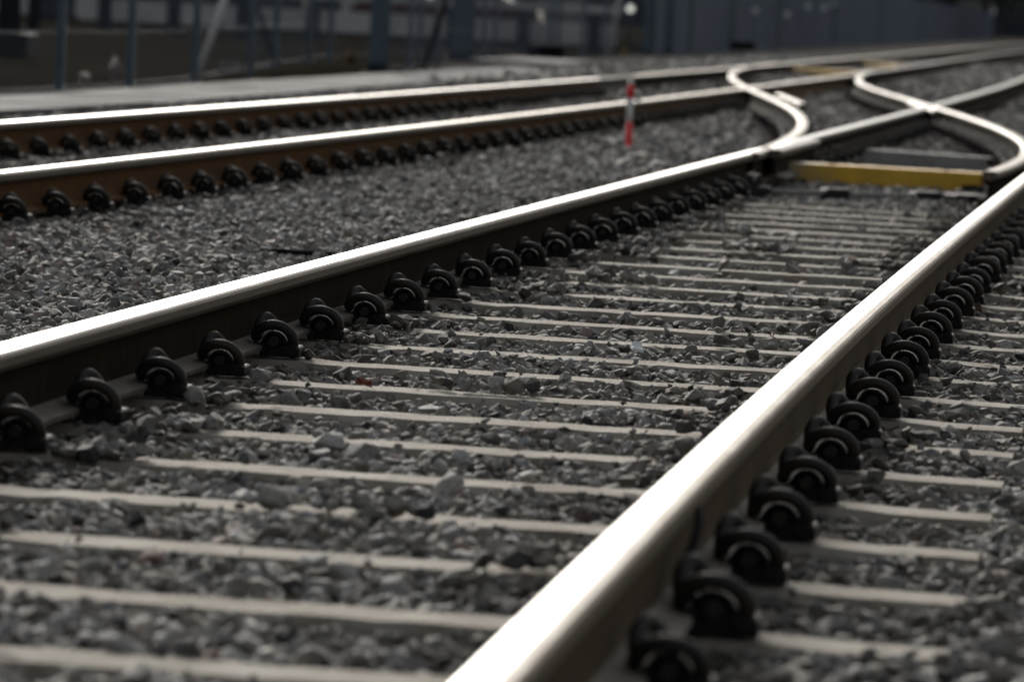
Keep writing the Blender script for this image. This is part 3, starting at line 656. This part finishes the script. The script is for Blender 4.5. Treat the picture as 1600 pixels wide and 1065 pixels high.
# dark building further back
t = tag(empty('shed', (-56, 114, -.26)), 'long dark building filling the background behind the fence', 'building')
obj('wall', MB().box(0, 44, 0, 12, 0, 6.5).mesh('wall', M_bldg), t); obj('roof', MB().box(-.4, 44.4, -.5, 12.5, 6.5, 6.9, .05).mesh('roof', M_dark), t)
for k in range(10): obj('window', MB().box(2+k*4.2, 4.2+k*4.2, -.05, .02, 1.0, 1.7).mesh('window', M_lite), t)
for k in range(6): obj('door', MB().box(29.2+k*2.4, 30.6+k*2.4, -.06, .02, 0, .8).mesh('door', M_lite), t)
t = tag(empty('warehouse', (-60, 470, -.26)), 'far dark warehouse on the horizon behind the end of the tracks', 'building')
obj('wall', MB().box(0, 190, 0, 30, 0, 11).mesh('wall', M_bldg), t); obj('roof', MB().box(-.5, 190.5, -.6, 30.5, 11, 11.8, .1).mesh('roof', M_dark), t)
for k in range(9): obj('window', MB().box(4+k*6, 8+k*6, -.06, .02, 2.6, 3.6).mesh('window', M_lite), t)
t = tag(empty('depot_hall', (-44, 250, -.26)), 'dark depot hall behind the barred fence, right background', 'building')
obj('wall', MB().box(0, 37, 0, 60, 0, 8).mesh('wall', M_bldg), t); obj('roof', MB().box(-.5, 37.5, -.6, 60.5, 8, 8.6, .1).mesh('roof', M_dark), t)
for k in range(6): obj('window', MB().box(9+k*4.4, 11.6+k*4.4, -.06, .02, 1.5, 2.6).mesh('window', M_lite), t)
# parked cars
def car(loc, rz, m, label):
    t = tag(empty('parked_car', loc, rz), label, 'car', 'cars parked behind the fence')
    V = []; prof = [(-2.1, .28), (-2.15, .62), (-1.95, .84), (-1.35, .92), (-.75, 1.38), (.75, 1.40), (1.45, .98), (2.05, .86), (2.15, .5), (2.08, .28)]
    for y in (-.85, .85):
        for x, z in prof: V.append((x, y*(1 if z < 1 else .82), z))
    n = len(prof); Fc = [tuple(range(n)), tuple(n+k for k in reversed(range(n)))]+[(k, n+k, n+(k+1) % n, (k+1) % n) for k in range(n)]
    obj('body', MB().add(V, Fc).mesh('body', m), t)
    for x in (-1.35, 1.35):
        for y in (-.86, .86): obj('wheel', MB().tube([(x, y-.1, .32), (x, y+.1, .32)], .32, 18).mesh('wheel', M_rub), t)
M_car = mat('dark_car_paint', (.02, .022, .03), .3, .3, .1, 1, spec=.5)
M_car2 = mat('dark_red_car_paint', (.05, .012, .016), .3, .3, .1, 1, spec=.5)
car((-17.2, 96, -.26), .1, M_car, 'dark blue-black parked car, left one behind the fence')
car((-12.0, 97, -.26), .05, M_car2, 'dark parked car right of the blue-black one behind the fence')
# dark mast with block at far left
b = bp(12, 80, -.2); t = tag(empty('mast', (b.x, b.y, -.26)), 'black mast on a dark block at the left edge', 'mast')
obj('shaft', MB().tube([(0, 0, .2), (0, 0, 5.5)], [.15, .09], 14).mesh('shaft', M_rub), t); obj('foundation', MB().box(-.32, .32, -.3, .3, 0, .30, .03).mesh('foundation', M_dark), t)
b = bp(52, 40, -.2); t = tag(empty('mast', (b.x, b.y, -.26)), 'slimmer black mast right of the one at the left edge', 'mast')
obj('shaft', MB().tube([(0, 0, 0), (0, 0, 5.5)], [.12, .10], 14).mesh('shaft', M_rub), t)
# glowing globes added to imitate bright spots and glints beyond the fence
M_glow = bpy.data.materials.new('spot_glow'); M_glow.use_nodes = True
bs = M_glow.node_tree.nodes['Principled BSDF']; bs.inputs['Base Color'].default_value = (.8, .8, .75, 1); bs.inputs['Emission Color'].default_value = (.85, .9, .8, 1); bs.inputs['Emission Strength'].default_value = .45
def glow_spot(px, py, dist, r, label):
    d = (fw+rt*((px-800)/F)+up*((532.5-py)/F)); p = Vector((CX, 0, CH))+d*dist
    t = tag(empty('glow_spot', (p.x, p.y, -.26)), label, 'glow_spot', 'glow spots added behind the fence'); h = p.z+.26
    obj('pole', MB().tube([(0, 0, 0), (0, 0, h-r)], .03, 8).mesh('pole', M_dark), t)
    bm = bmesh.new(); bmesh.ops.create_icosphere(bm, subdivisions=2, radius=r); me = bpy.data.meshes.new('globe'); bm.to_mesh(me); bm.free(); me.materials.append(M_glow)
    obj('globe', me, t, (0, 0, h))
for k, (px, py, dist, r, lab) in enumerate([(672, -1, 96, .09, 'greenish white glow spot at the top edge above the slanted dark strut'), (985, 14, 100, .09, 'brightest bluish white glow spot, left of the close-set pillars')]): glow_spot(px, py, dist, r, lab)
def plate(px, py, dist, r, label):  # white disc added at the fence to imitate a blurred glint
    d = (fw+rt*((px-800)/F)+up*((532.5-py)/F)); p = Vector((CX, 0, CH))+d*dist
    o = obj('added_glint', MB().tube([(0, 0, 0), (0, .03, 0)], r, 16).mesh('added_glint', M_white), None, p); tag(o, label, 'added glint', 'small pale plates on the barred fence')
for k, (px, py, dist, r, lab) in enumerate([(1180, 17, 106, .07, 'faint pale plate on the barred fence, leftmost, above the small black box'), (1230, 23, 118, .08, 'pale plate on the barred fence just right of the teal post'), (1262, 10, 126, .085, 'pale plate on the barred fence, left one of the row of three'),
    (1288, 12, 134, .085, 'pale plate on the barred fence, middle one of the row of three'), (1303, 6, 139, .07, 'pale plate on the barred fence, right one of the row of three'), (1552, 18, 318, .2, 'pale glint disc added on top of the fence near the right edge')]): plate(px, py, dist, r, lab)

# dark trees far behind the fence
def tree(x, y, h, rad, label, seed):
    r = np.random.default_rng(seed); t = tag(empty('tree', (x, y, -.26)), label, 'tree', 'dark trees behind the fence')
    mb = MB().tube([(0, 0, 0), (.1, 0, h*.3), (0, .1, h*.7)], [.28, .2, .08], 8)
    for k in range(6):
        a = k*1.05; mb.tube([(0, 0, h*(.2+.07*k)), (math.cos(a)*rad*.6, math.sin(a)*rad*.6, h*(.4+.08*k))], [.1, .03], 6)
    obj('trunk', mb.mesh('trunk', M_bark), t)
    n = 2600; c_ = r.normal(0, 1, (40, 3)); c_ /= np.linalg.norm(c_, axis=1)[:, None]; c_ *= r.uniform(.3, .85, (40, 1)); q = r.integers(0, 40, n)
    P = (c_[q]+r.normal(0, .17, (n, 3)))*np.array([rad, rad, h*.5])+np.array([0, 0, h*.52]); V = []; Fc = []
    for i, p in enumerate(P):
        if p[2] < .1: continue
        a, b_ = r.normal(size=3), r.normal(size=3); a = a/np.linalg.norm(a)*.17; b_ = b_/np.linalg.norm(b_)*.11; k = len(V); V += [p-a, p+b_, p+a, p-b_]; Fc.append((k, k+1, k+2, k+3))
    obj('crown', MB().add(V, Fc).mesh('crown', M_crown), t)
TR = [(-9, 225, 6, 4), (-3.5, 345, 8, 5), (-14, 170, 6, 4), (2.5, 420, 9, 6), (-20, 150, 6, 4.5), (9, 440, 9, 6), (-7.2, 282, 7, 3.6)]
W_ = ['dark tree behind the fence, above the yellow rear beam', 'dark tree behind the fence near the right edge', 'dark tree behind the barred fence, right of the shed', 'dark tree at the right edge furthest behind the fence', 'dark tree between the shed and the barred fence', 'dark tree at the far right, rightmost of all', 'dark tree behind the fence between its last two visible posts']
for k, (x, y, h, rad) in enumerate(TR): tree(x, y, h, rad, W_[k], 40+k)
